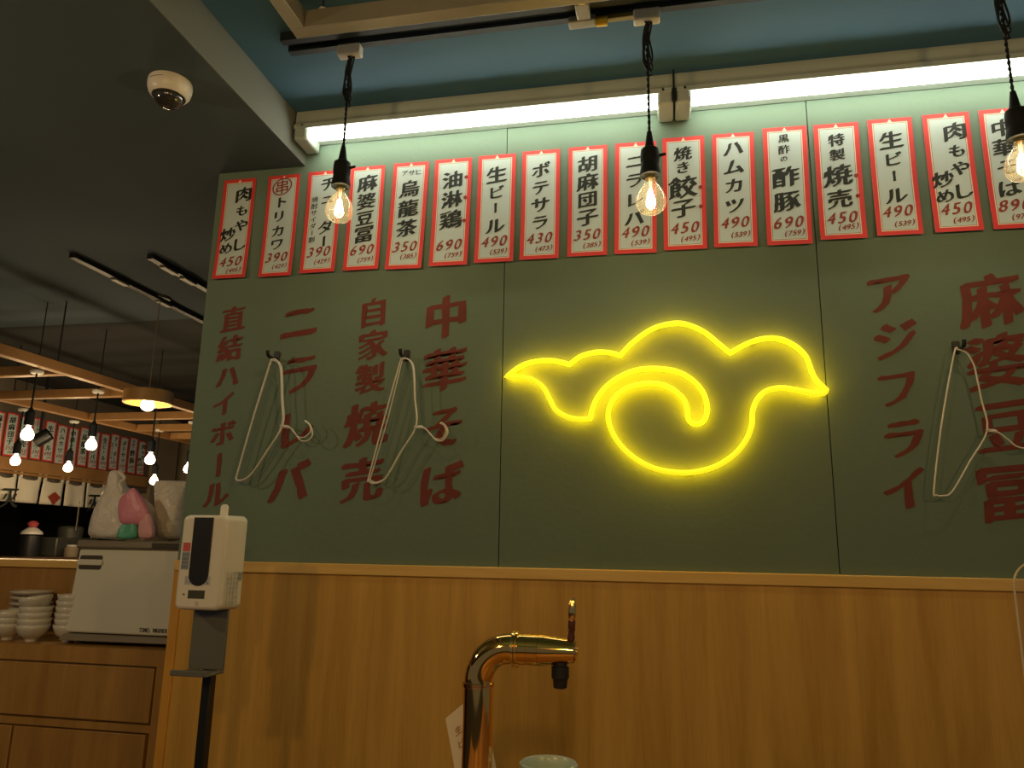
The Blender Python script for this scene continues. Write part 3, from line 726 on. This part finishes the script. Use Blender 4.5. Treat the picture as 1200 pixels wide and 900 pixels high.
# ------------------------------------------------------------------ hand sanitiser stand
def sani():
    x0, x1, y, z0, z1 = -1.167, -1.042, -.55, 1.045, 1.272
    cx = (x0+x1)/2; W, H = x1-x0, z1-z0; cz = (z0+z1)/2; D = .095
    t = thing('sanitiser_dispenser', 'white automatic hand sanitiser dispenser on a black pole stand', 'dispenser', (cx, y+D, 0))
    yw = -.0
    bm = new()
    out = rrect(W, H, .016)
    prism(bm, out, lambda p: Vector((cx+p[0]*.97, y, cz+p[1]*.985)), lambda p: Vector((cx+p[0], y+D, cz+p[1])))
    body = obj('body', bm, M_white, t, bevel=.009, segs=3)
    # black window running over the top of the front
    bm = new(); wo = [(-.028, .112), (.026, .112)]
    wo = [(.026, .106), (-.026, .106)] + [(-.026*math.cos(a), -.030-.026*math.sin(a)) for a in [PI*i/14 for i in range(15)]]
    prism(bm, wo, lambda p: Vector((cx-.002+p[0], y+.002, cz+p[1])), lambda p: Vector((cx-.002+p[0], y-.0022, cz+p[1])))
    obj('window', bm, M_black, t, bevel=.001, label='glossy black refill window')
    bm = new(); prism(bm, rrect(.020, .040, .009), lambda p: Vector((cx+.012+p[0], y+D*.62, z1+.008+p[1])), lambda p: Vector((cx+.012+p[0], y+D*.66, z1+.008+p[1]))); obj('hanging_tab', bm, M_white, t)
    fr = lambda a, b: Vector((a, y-.0012, b))
    def lab(name, u0, u1, v0, v1, m, off=.0008):
        bm = new(); X0, X1 = x0+u0*W, x0+u1*W; Z0, Z1 = z1-v1*H, z1-v0*H
        box(bm, X0, X1, y-off, y+.0005, Z0, Z1); return obj(name, bm, m, t)
    lab('warning_label', .09, .245, .30, .39, M_lred); lab('warning_label', .09, .245, .395, .58, M_lgrey)
    bm = new(); 
    for r in range(4):
        for q in range(3): write(bm, random.choice('手指消毒液日本'), fr, x0+W*(.12+.047*q), z1-H*(.425+.042*r), .0075, nib=.0, rise=0)
    plain('label_text', bm, M_blue, t)
    lab('instruction_label', .20, .74, .645, .735, mat('label_pale', (.50, .54, .60), .5))
    bm = new()
    for r in range(2):
        for q in range(8): write(bm, random.choice('手をかざして下さい消毒'), fr, x0+W*(.24+.063*q), z1-H*(.667+.043*r), .0075, nib=.0, rise=0)
    plain('label_text', bm, M_blue, t)
    lab('display', .30, .65, .79, .875, M_lcd)
    bm = new(); cyl(bm, (x0+.21*W, y, z1-.835*H), (x0+.21*W, y-.0012, z1-.835*H), .002, None, 10); obj('sensor_dot', bm, M_black, t)
    bm = new(); lathe(bm, [(.0045, 0), (.0045, .0008), (.0032, .0009), (.0032, 0)], (x0+.5*W, y+.0002, z1-.925*H), (0, -1, 0), 14); obj('emblem', bm, M_lgrey, t)
    # printed notice on the right side
    fs = lambda a, b: Vector((x1+.0007, a, b))
    bm = new()
    for r in range(4):
        for q in range(7): write(bm, random.choice('使用上の注意薬用液'), fs, y+.022+.014*r, z1-H*(.62+.05*q), .011, nib=.0, rise=0, nrm=(1, 0, 0))
    plain('side_text', bm, M_lgrey, t)
    bm = new(); box(bm, x1-.004, x1+.003, y+.070, y+.080, z0+.07, z0+.09); obj('latch', bm, M_lgrey, t)
    # dark drip bracket and pole
    bm = new(); box(bm, cx-.045, cx+.050, y+.060, y+.066, .905, z0+.002); prism(bm, [(cx-.048, y-.004), (cx+.048, y-.004), (cx+.050, y+.066), (cx-.045, y+.066)], lambda p: Vector((p[0], p[1], .898)), lambda p: Vector((p[0], p[1], .904)))
    box(bm, cx-.048, cx+.048, y-.006, y-.002, .898, .912); obj('drip_bracket', bm, M_grey, t, bevel=.002)
    bm = new(); box(bm, cx-.012+.004, cx+.012+.004, y+.067, y+.090, .012, z0+.05); obj('pole', bm, M_black, t, bevel=.002)
    bm = new(); prism(bm, rrect(.30, .30, .02), lambda p: Vector((cx+p[0], y+.08+p[1], 0)), lambda p: Vector((cx+p[0], y+.08+p[1], .012))); obj('base_plate', bm, M_black, t)
sani()

# ------------------------------------------------------------------ table with beer tap, card, mug and partition
TT = .70
t = thing('table', 'wooden table under the gold beer tap', 'table', (0, -1.25, 0))
bm = new(); box(bm, -.85, 1.0, -1.85, -.74, TT-.035, TT); obj('table_top', bm, M_table, t, bevel=.004)
for x in (-.78, .93):
    for y in (-1.78, -.81):
        bm = new(); box(bm, x-.03, x+.03, y-.03, y+.03, 0, TT-.0355); obj('leg', bm, M_black, t, bevel=.003)

TX, TY, R_ = -.3005, -1.0, .0235
t = thing('beer_tap', 'polished gold bent-pipe beer tap with a black nozzle', 'beer tap', (TX, TY, TT))
bm = new(); lathe(bm, [(.045, 0), (.045, .006), (.038, .012), (R_+.004, .016)], (TX, TY, TT), (0, 0, 1), 32); obj('foot_flange', bm, M_gold, t)
ZA = 1.046; RE = .050
bm = new(); cyl(bm, (TX, TY, TT+.014), (TX, TY, .994), R_, None, 40); obj('column', bm, M_gold, t)
bm = new(); pts = [(TX + RE - RE*math.cos(a), TY, ZA-RE + RE*math.sin(a)) for a in [PI/2*i/16 for i in range(17)]] 
tube(bm, [(TX, TY, .990)] + pts + [(TX+RE+.012, TY, ZA)], R_-.0005, 40); obj('elbow', bm, M_gold, t, smooth=60)
bm = new(); lathe(bm, [(R_, -.004), (R_+.0022, -.003), (R_+.0022, -.0005), (R_+.0006, 0), (R_+.0022, .0005), (R_+.0022, .003), (R_, .004)], (TX, TY, .990), (0, 0, 1), 40, cap=False); obj('ring', bm, M_gold, t)
hx = TX+RE+.010
bm = new(); lathe(bm, [(R_, -.006), (R_+.0035, -.005), (R_+.0035, -.001), (R_+.001, .000), (R_+.0045, .001), (R_+.0045, .005), (R_, .006)], (hx, TY, ZA), (1, 0, 0), 40, cap=False); obj('ring', bm, M_goldl, t)
bm = new(); q = R_
lathe(bm, [(q, .004), (q, .018), (q-.0006, .0185), (q, .019), (q, .036), (q-.0008, .0365), (q+.0004, .037), (q-.001, .050), (q-.0055, .086), (q-.0065, .0935), (q-.0095, .0960), (0, .0962)], (hx, TY, ZA), (1, 0, 0), 40); obj('valve_body', bm, M_gold, t)
bm = new(); lathe(bm, [(.011, .002), (.011, -.004), (.0138, -.005), (.0138, -.022), (.0118, -.024), (.0108, -.036), (.008, -.0375), (0, -.035)], (hx+.071, TY, ZA-.018), (0, 0, 1), 24); obj('nozzle', bm, M_black, t, label='black nozzle')
bm = new(); lathe(bm, [(.0055, 0), (.0060, .008), (.0048, .012), (.0058, .016), (.0058, .030), (.0050, .033)], (hx+.088, TY, ZA+.0155), (.04, 0, 1), 20); hd = obj('lever', bm, M_chocolate, t, label='dark bronze lever')
bm = new(); lathe(bm, [(.0048, .0330), (.0062, .036), (.0066, .046), (.0055, .056), (.0045, .059), (.0042, .062), (.0022, .066), (0, .0665)], (hx+.088, TY, ZA+.0155), (.04, 0, 1), 20); obj('lever_tip', bm, M_goldl, hd)
bm = new(); cyl(bm, (hx+.0962, TY, ZA), (hx+.0985, TY, ZA), .006, .005, 16); obj('end_cap', bm, M_goldl, t)

# buff card leaning behind the tap column
t = thing('card', 'buff paper card with red writing behind the beer tap column', 'card', (-.33, -.965, TT))
A0, A1, A2 = P(522, 842, -.968), P(541, 826, -.968), P(533, 902, -.968)
u = (A1-A0).normalized(); v = (A2-A0).normalized()
wC = .075; hC = (A0.z-TT)/abs(v.z) - .002
cs = [A0, A0+u*wC, A0+u*wC*1.0+v*(hC+ u.z*wC*.98), A0+v*hC]
bm = new(); f0 = [bm.verts.new(p) for p in cs]; f1 = [bm.verts.new(p+Vector((0, .0008, 0))) for p in cs]
bm.faces.new(f0); bm.faces.new(f1)
for i in range(4): bm.faces.new((f0[i], f0[(i+1) % 4], f1[(i+1) % 4], f1[i]))
obj('sheet', bm, M_card, t)
bm = new()
fc = lambda a, b: A0 + u*a + v*(-b) + Vector((0, -.0006, 0))
for i, ch in enumerate('生ビール'): write(bm, ch, fc, .020, -.030-.020*i, .014, nib=.02, rise=0)
plain('lettering', bm, mat('faded_red_ink', (.50, .22, .14), .7), t)

c = PZ(643, 893, .865)
t = thing('mug', 'pale blue grey mug standing on the table right of the tap', 'mug', (c.x, c.y, TT))
bm = new(); r = .0475
lathe(bm, [(r*.86, 0), (r*.9, .004), (r*.96, .05), (r, .155), (r, .163), (r-.003, .1652), (r-.0055, .163), (r-.006, .150), (r*.84, .010), (0, .008)], (c.x, c.y, TT), (0, 0, 1), 40); obj('body', bm, M_cyan, t, smooth=50)
bm = new(); tube(bm, smooth_path([(c.x+r*.97, c.y-.002, TT+.125), (c.x+r+.025, c.y-.004, TT+.118), (c.x+r+.034, c.y-.004, TT+.075), (c.x+r+.02, c.y-.003, TT+.036), (c.x+r*.92, c.y, TT+.030)], 5), .006, 10); obj('handle', bm, M_cyan, t)

px0 = P(1190.5, 700, -1.2).x
t = thing('acrylic_partition', 'clear acrylic partition with a rounded corner at the right edge', 'partition', (px0+.3, -1.2, TT))
ztop = P(1191, 657, -1.2).z
out = [(px0, TT+.012), (px0, ztop-.03)] + [(px0+.03-.03*math.cos(a), ztop-.03+.03*math.sin(a)) for a in [PI/2*i/8 for i in range(1, 9)]] + [(px0+.55, ztop), (px0+.55, TT+.012)]
bm = new(); prism(bm, out, lambda p: Vector((p[0], -1.2, p[1])), lambda p: Vector((p[0], -1.197, p[1]))); obj('panel', bm, M_acry, t)
bm = new(); tube(bm, [Vector((p[0], -1.1985, p[1])) for p in out[:-1]], .0013, 6); obj('edge', bm, M_acedge, t, label='pale polished edge')
for x in (px0+.06, px0+.45):
    bm = new(); box(bm, x, x+.03, -1.25, -1.15, TT, TT+.0118); obj('foot', bm, M_acry, t)

# ------------------------------------------------------------------ far room: kitchen front along the left
KX = -5.2
def K(px, py): return PX(px, py, KX)
ya, yb = 1.2, 5.6
def kz(py0, px0): return K(px0, py0).z
z_board_b, z_board_t = 1.755, 1.862
bm = new(); box(bm, KX-.16, KX-.02, -1.5, K(182, 540).y, 1.70, ZLOW); struct('wall_left', bm, mat('brown_grey_wall', (.12, .10, .075), .8))
bm = new(); box(bm, KX-.015, KX+.035, -1.5, K(170, 560).y, z_board_b, z_board_t); struct('trim_6', bm, M_beam, bevel=.004)
# menu strips over the noren: copies of the strips on the near wall
first = K(-4, 515).y; last = K(166, 540).y
NS = 14; zc_ = 2.045; rng = random.Random(3)
for i in range(NS):
    src, W, H = SIGN_PROTOS[(i*5+3) % len(SIGN_PROTOS)]
    o = copy_thing(src, (KX, first + (last-first)*i/(NS-1), zc_ + rng.uniform(-.012, .012)), 'small menu strip in the row on the far wall above the noren curtain', PI/2)
    o['group'] = 'menu strips on the far wall'; o.scale = (.92, 1, .92); o.location.x = KX - .014
# noren
t = thing('noren_curtain', 'cream split noren curtain with dark characters over the far kitchen counter', 'curtain', (KX+.05, 3, 1.3))
zr = K(60, 560).z
bm = new(); cyl(bm, (KX+.05, -.2, zr), (KX+.05, K(124, 566).y, zr), .012, None, 12); obj('rod', bm, M_beam, t)
edges = [(-30, 557), (-14, 559), (14, 562), (43, 565), (70, 567), (95, 569), (119, 572)]
ys = [K(x, y).y for x, y in edges]; ztop_, zbot = zr-.02, K(60, 592).z
for i, (a, b) in enumerate(zip(ys, ys[1:])):
    gap = .012; a2, b2 = a+gap, b-gap
    bm = new(); NX, NZ = 10, 8; G = []
    for r in range(NZ+1):
        row = []
        for q in range(NX+1):
            h = r/NZ; s = q/NX
            z = ztop_ - (ztop_-zbot)*h - (.028*math.sin(PI*s) if r == 0 else 0)
            row.append(bm.verts.new((KX+.05 + .012*math.sin(s*7+i*1.7)*h + .006*noise.noise(Vector((s*3, h*3, i))), a2+(b2-a2)*s, z)))
        G.append(row)
    for r in range(NZ):
        for q in range(NX): bm.faces.new((G[r][q], G[r][q+1], G[r+1][q+1], G[r+1][q]))
    pn = obj('panel', bm, M_noren, t); s = pn.modifiers.new('solid', 'SOLIDIFY'); s.thickness = .003
    for yy in (a2+.02, b2-.02):
        bm = new(); box(bm, KX+.044, KX+.056, yy-.012, yy+.012, ztop_-.01, zr+.014); obj('loop', bm, M_noren, pn)
fk = lambda a, b: Vector((KX+.075, a, b))
bm = new()
q = K(102, 589); write(bm, '灭', fk, q.y, q.z, .17, nib=.03, rise=.05, nrm=(1, 0, 0)); plain('lettering', bm, M_ink, t)
bm = new()
q = K(2, 583); write(bm, '灭', fk, q.y, q.z, .17, nib=.03, rise=.05, nrm=(1, 0, 0))
plain('lettering', bm, M_ink, t)
q = K(55, 584); bm = new(); prism(bm, [(-.07, .01), (0, .055), (.07, .01), (0, -.055)], lambda p: Vector((KX+.072, q.y+p[0], q.z+p[1])), lambda p: Vector((KX+.074, q.y+p[0], q.z+p[1]))); obj('emblem', bm, M_redink, t, label='red diamond emblem')

# dark kitchen behind the counter
bm = new(); box(bm, KX-1.6, KX-1.5, -1.5, 7, 0, ZLOW); struct('wall_left', bm, M_dark)
bm = new(); box(bm, KX-1.5, -1.6, 6.4, 6.5, 0, ZLOW); struct('wall_far', bm, mat('far_brown', (.10, .075, .05), .8))
c0, c1 = K(178, 540).y, K(205, 545).y
bm = new(); box(bm, KX-.2, KX+.02, c0, c1, 0, ZLOW); struct('trim_7', bm, M_pillar)
bm = new(); box(bm, KX-.1, KX+.25, c1+.15, c1+.9, 0, ZLOW); struct('trim_8', bm, M_pillar)
zk = K(60, 652).z
t = thing('kitchen_counter', 'dark kitchen counter below the noren curtain', 'counter', (KX, 3, 0))
bm = new(); box(bm, KX-.25, KX+.35, .2, K(150, 645).y, zk-.04, zk); obj('counter_top', bm, M_bark, t, bevel=.004)
bm = new(); box(bm, KX-.22, KX+.30, .22, K(150, 645).y-.02, 0, zk-.0405); obj('counter_front', bm, M_dark, t)
# equipment standing in the shade of the counter
q = K(85, 640)
t = thing('steel_cooker', 'dim steel cooker on the far kitchen counter', 'cooker', (KX-.05, q.y, zk))
bm = new(); box(bm, KX-.2, KX+.08, q.y-.28, q.y+.22, zk, zk+.16); obj('body', bm, M_kit, t, bevel=.012)
bm = new(); lathe(bm, [(.10, 0), (.105, .08), (.09, .10), (0, .105)], (KX-.06, q.y+.02, zk+.1605), (0, 0, 1), 20); obj('pot', bm, M_kit, t)
q = K(35, 640)
t = thing('sauce_pot', 'small dark pot with a red and white lid on the far kitchen counter', 'pot', (KX, q.y, zk))
bm = new(); lathe(bm, [(.085, 0), (.09, .09), (.085, .17), (.05, .18)], (KX, q.y, zk), (0, 0, 1), 20); obj('body', bm, M_black, t)
bm = new(); lathe(bm, [(.085, .1805), (.08, .20), (.035, .235), (0, .24)], (KX, q.y, zk), (0, 0, 1), 20); obj('lid', bm, M_white, t)
bm = new(); lathe(bm, [(.03, .241), (.045, .27), (.02, .29), (0, .292)], (KX, q.y, zk), (0, 0, 1), 16); obj('knob', bm, M_lred, t, label='red knob')
q = K(60, 645)
t = thing('glass_jar', 'little pale jar on the far kitchen counter', 'jar', (KX+.2, q.y, zk))
bm = new(); lathe(bm, [(.05, 0), (.055, .02), (.055, .07), (.04, .085)], (KX+.2, q.y, zk), (0, 0, 1), 18); obj('body', bm, M_pillar, t)
bm = new(); lathe(bm, [(.042, .0855), (.042, .10), (0, .102)], (KX+.2, q.y, zk), (0, 0, 1), 18); obj('lid', bm, M_beige, t)
for px_, a_, b_, lb in ((105, 600, 634, 'thin pale cord hanging under the right end of the noren curtain'), (86, 598, 622, 'shorter thin cord hanging under the noren curtain')):
    s0, s1 = K(px_, a_), K(px_-1, b_)
    bm = new(); tube(bm, smooth_path([(KX+.05, s0.y, zbot+.05), (KX+.048, s0.y+.006, (s0.z+s1.z)/2), (KX+.05, s0.y, s1.z)]), .006, 6)
    tag(obj('hanging_cord', bm, M_pillar), lb, 'cord')
q = K(80, 515)
t = thing('spotlight', 'black ceiling spotlight in front of the far menu strips', 'spotlight', (KX+.35, q.y, 2.25))
pz = PX(46, 515, KX+.35)
t.location = (KX+.35, pz.y, pz.z+.2)
bm = new(); cyl(bm, (KX+.35, pz.y, ZLOW), (KX+.35, pz.y, pz.z+.04), .012, None, 10); obj('stem', bm, M_black, t)
bm = new(); lathe(bm, [(.02, -.09), (.05, -.085), (.055, .03), (.045, .035), (0, .02)], (KX+.35, pz.y, pz.z), (-.6, -.3, -.5), 18); obj('head', bm, M_black, t)

# timber lattice under the dark ceiling
LZ = 2.10
t = thing('ceiling_lattice', 'pine timber lattice hung below the dark ceiling over the far room', 'lattice', (-4, 3, LZ))
def Zp(px, py): return PZ(px, py, LZ)
def beamY(x, y0, y1, m=M_beam, w=.05, h=.055):
    bm = new(); box(bm, x-w/2, x+w/2, y0, y1, LZ+.0, LZ+h); obj('beam', bm, m, t, bevel=.003)
def beamX(y, x0, x1, m=M_beam, w=.05, h=.055):
    bm = new(); box(bm, x0, x1, y-w/2, y+w/2, LZ+.0, LZ+h); obj('cross_beam', bm, m, t, bevel=.003)
xb1 = Zp(100, 446).x; xb2 = Zp(120, 497).x
beamY(xb1, Zp(0, 412).y-.05, Zp(225, 487).y+1.2); beamY(xb2, Zp(20, 470).y-1.2, 6.2)
for (px_, py_) in ((60, 440), (60, 467), (160, 492), (200, 505), (170, 515)):
    yv = Zp(px_, py_).y
    beamX(yv, xb2+.03, xb1-.03)
for (px_, py_) in ((160, 492), (200, 505)):
    yv = Zp(px_, py_).y
    beamX(yv, xb1+.03, xb1+1.6)
for x, y in ((xb1, 1.2), (xb1, 3.4), (xb2, 2.0), (xb2, 4.6)):
    bm = new(); cyl(bm, (x, y, LZ+.0555), (x, y, ZLOW), .004, None, 8); obj('rod', bm, M_black, t)

# far pendants
def bulb_lamp(t, loc, watts, colour, size):
    ld = bpy.data.lights.new('bulb_light', 'POINT'); ld.energy = watts; ld.color = colour; ld.shadow_soft_size = size
    lo = bpy.data.objects.new('bulb_light', ld); COL.objects.link(lo); lo.parent = t; lo.location = Vector(loc) - t.location
def far_pendant(rx, ry, bx_, by_, label):
    a = PZ(rx, ry, LZ-.005); b = PX(bx_, by_, a.x); x, y = a.x, a.y
    t = thing('pendant_bulb', label, 'pendant lamp', (x, y, a.z), 'lit bulbs hanging in the far room')
    bm = new(); lathe(bm, [(.034, 0), (.034, -.010), (.028, -.018), (0, -.018)], (x, y, a.z+.018), (0, 0, 1), 20); cyl(bm, (x, y, a.z+.018), (x, y, a.z+.020), .03, None, 8); rs = obj('ceiling_rose', bm, M_white, t)
    bm = new(); cyl(bm, (x, y, a.z+.020), (x, y, ZLOW), .003, None, 8); obj('drop_rod', bm, M_black, t)
    zb = b.z+.045
    bm = new(); cyl(bm, (x, y, zb+.08), (x, y, a.z), .005, None, 8); obj('cord', bm, M_blackr, t)
    bm = new(); lathe(bm, [(.006, .10), (.012, .085), (.024, .07), (.025, .01), (.024, 0), (0, 0)], (x, y, zb), (0, 0, 1), 16); obj('socket', bm, M_blackr, t)
    bm = new(); lathe(bm, bulb_profile(.82, 1.06), (x, y, zb), (0, 0, 1), 20, cap=False); obj('bulb', bm, M_glow, t, smooth=80)
    bulb_lamp(t, (x, y, zb-.13), FAR_W, (1, .72, .38), .05)
for i, (a, lb) in enumerate((((43, 438, 31, 508), 'lit bulb hanging in front of the far menu strips, upper left'), ((115, 461, 105, 520), 'lit bulb hanging in front of the middle of the far menu strips'),
        ((183, 478, 172, 537), 'lit bulb hanging at the right end of the far menu strips, above another'), ((27, 482, 17, 539), 'lit bulb hanging low over the left part of the noren curtain'),
        ((87, 496, 78, 547), 'lit bulb hanging low over the middle of the noren curtain'), ((187, 506, 176, 562), 'lit bulb hanging low just above the carrier bags'),
        ((226, 497, 216.5, 548), 'lit bulb half hidden by the left end of the wall'))):
    far_pendant(*a, lb)

# wooden disc pendant
c = P(174, 466, 1.22)
t = thing('disc_pendant', 'round pale wood disc pendant lamp with a bare bulb underneath', 'pendant lamp', (c.x, c.y, ZLOW))
bm = new(); cyl(bm, (c.x, c.y, c.z+.03), (c.x, c.y, ZLOW), .003, None, 8); obj('cord', bm, M_pillar, t)
bm = new(); lathe(bm, [(.05, 0), (.05, -.012), (0, -.014)], (c.x, c.y, ZLOW), (0, 0, 1), 20); obj('ceiling_rose', bm, M_kit, t)
bm = new(); lathe(bm, [(0, .034), (.118, .034), (.122, .030), (.122, -.030), (.118, -.034), (.108, -.034), (.106, .018), (0, .020)], (c.x, c.y, c.z), (0, 0, 1), 40); obj('shade', bm, M_shade, t)
bm = new(); lathe(bm, bulb_profile(.85, 1.1), (c.x, c.y, c.z+.014), (0, 0, 1), 20, cap=False); obj('bulb', bm, M_glow, t, smooth=80)
bulb_lamp(t, (c.x, c.y, c.z-.16), FAR_W, (1, .72, .38), .03)

# thin dark tracks on the low ceiling
for (a, b, lb) in (((95, 296), (236, 377), 'thin dark track on the charcoal ceiling, the nearer to the lattice'), ((178, 298), (244, 338), 'thin dark track on the charcoal ceiling, beside the menu wall')):
    q0, q1 = PZ(*a, ZLOW), PZ(*b, ZLOW); x = (q0.x+q1.x)/2
    t = thing('ceiling_track', lb, 'lighting track', (x, q0.y, ZLOW), 'tracks on the charcoal ceiling')
    bm = new(); box(bm, x-.017, x+.017, q0.y, q1.y+.6, ZLOW-.022, ZLOW); obj('rail', bm, M_black, t)
    for f in (.3, .62):
        yy = q0.y+(q1.y-q0.y)*f
        bm = new(); box(bm, x-.015, x+.015, yy-.05, yy+.05, ZLOW-.030, ZLOW-.0225); obj('adapter', bm, M_steel, t)

# ------------------------------------------------------------------ unseen fill lamps added around the camera to light the room
for x, y, lb in ((-1.0, -2.9, 'added unseen fill bulb behind the table at the left'), (-2.5, -1.5, 'added unseen fill bulb over the aisle in front of the cabinet'), (1.3, -2.7, 'added unseen fill bulb behind the table at the right'), (.2, -3.6, 'added unseen fill bulb far behind the table')):
    t = thing('pendant_bulb', lb, 'pendant lamp', (x, y, ZLOW), 'fill bulbs added out of view')
    zb = 2.15; zt_ = ZC if x > XSTEP else ZLOW
    bm = new(); cyl(bm, (x, y, zb+.08), (x, y, zt_), .004, None, 8); obj('cord', bm, M_blackr, t)
    bm = new(); lathe(bm, [(.006, .10), (.012, .085), (.024, .07), (.025, .01), (.024, 0), (0, 0)], (x, y, zb), (0, 0, 1), 16); obj('socket', bm, M_blackr, t)
    bm = new(); lathe(bm, bulb_profile(1.0), (x, y, zb), (0, 0, 1), 20, cap=False); obj('bulb', bm, M_glow, t, smooth=80)
    ld = bpy.data.lights.new('bulb_light', 'POINT'); ld.energy = FILL_W*(.72 if x < -2 else 1); ld.color = (1, .72, .42) if x < -2 else (1, .57, .16); ld.shadow_soft_size = .05
    lo = bpy.data.objects.new('bulb_light', ld); COL.objects.link(lo); lo.parent = t; lo.location = Vector((0, 0, zb-.16-ZLOW))

COL.objects.unlink(_to); bpy.data.objects.remove(_to)
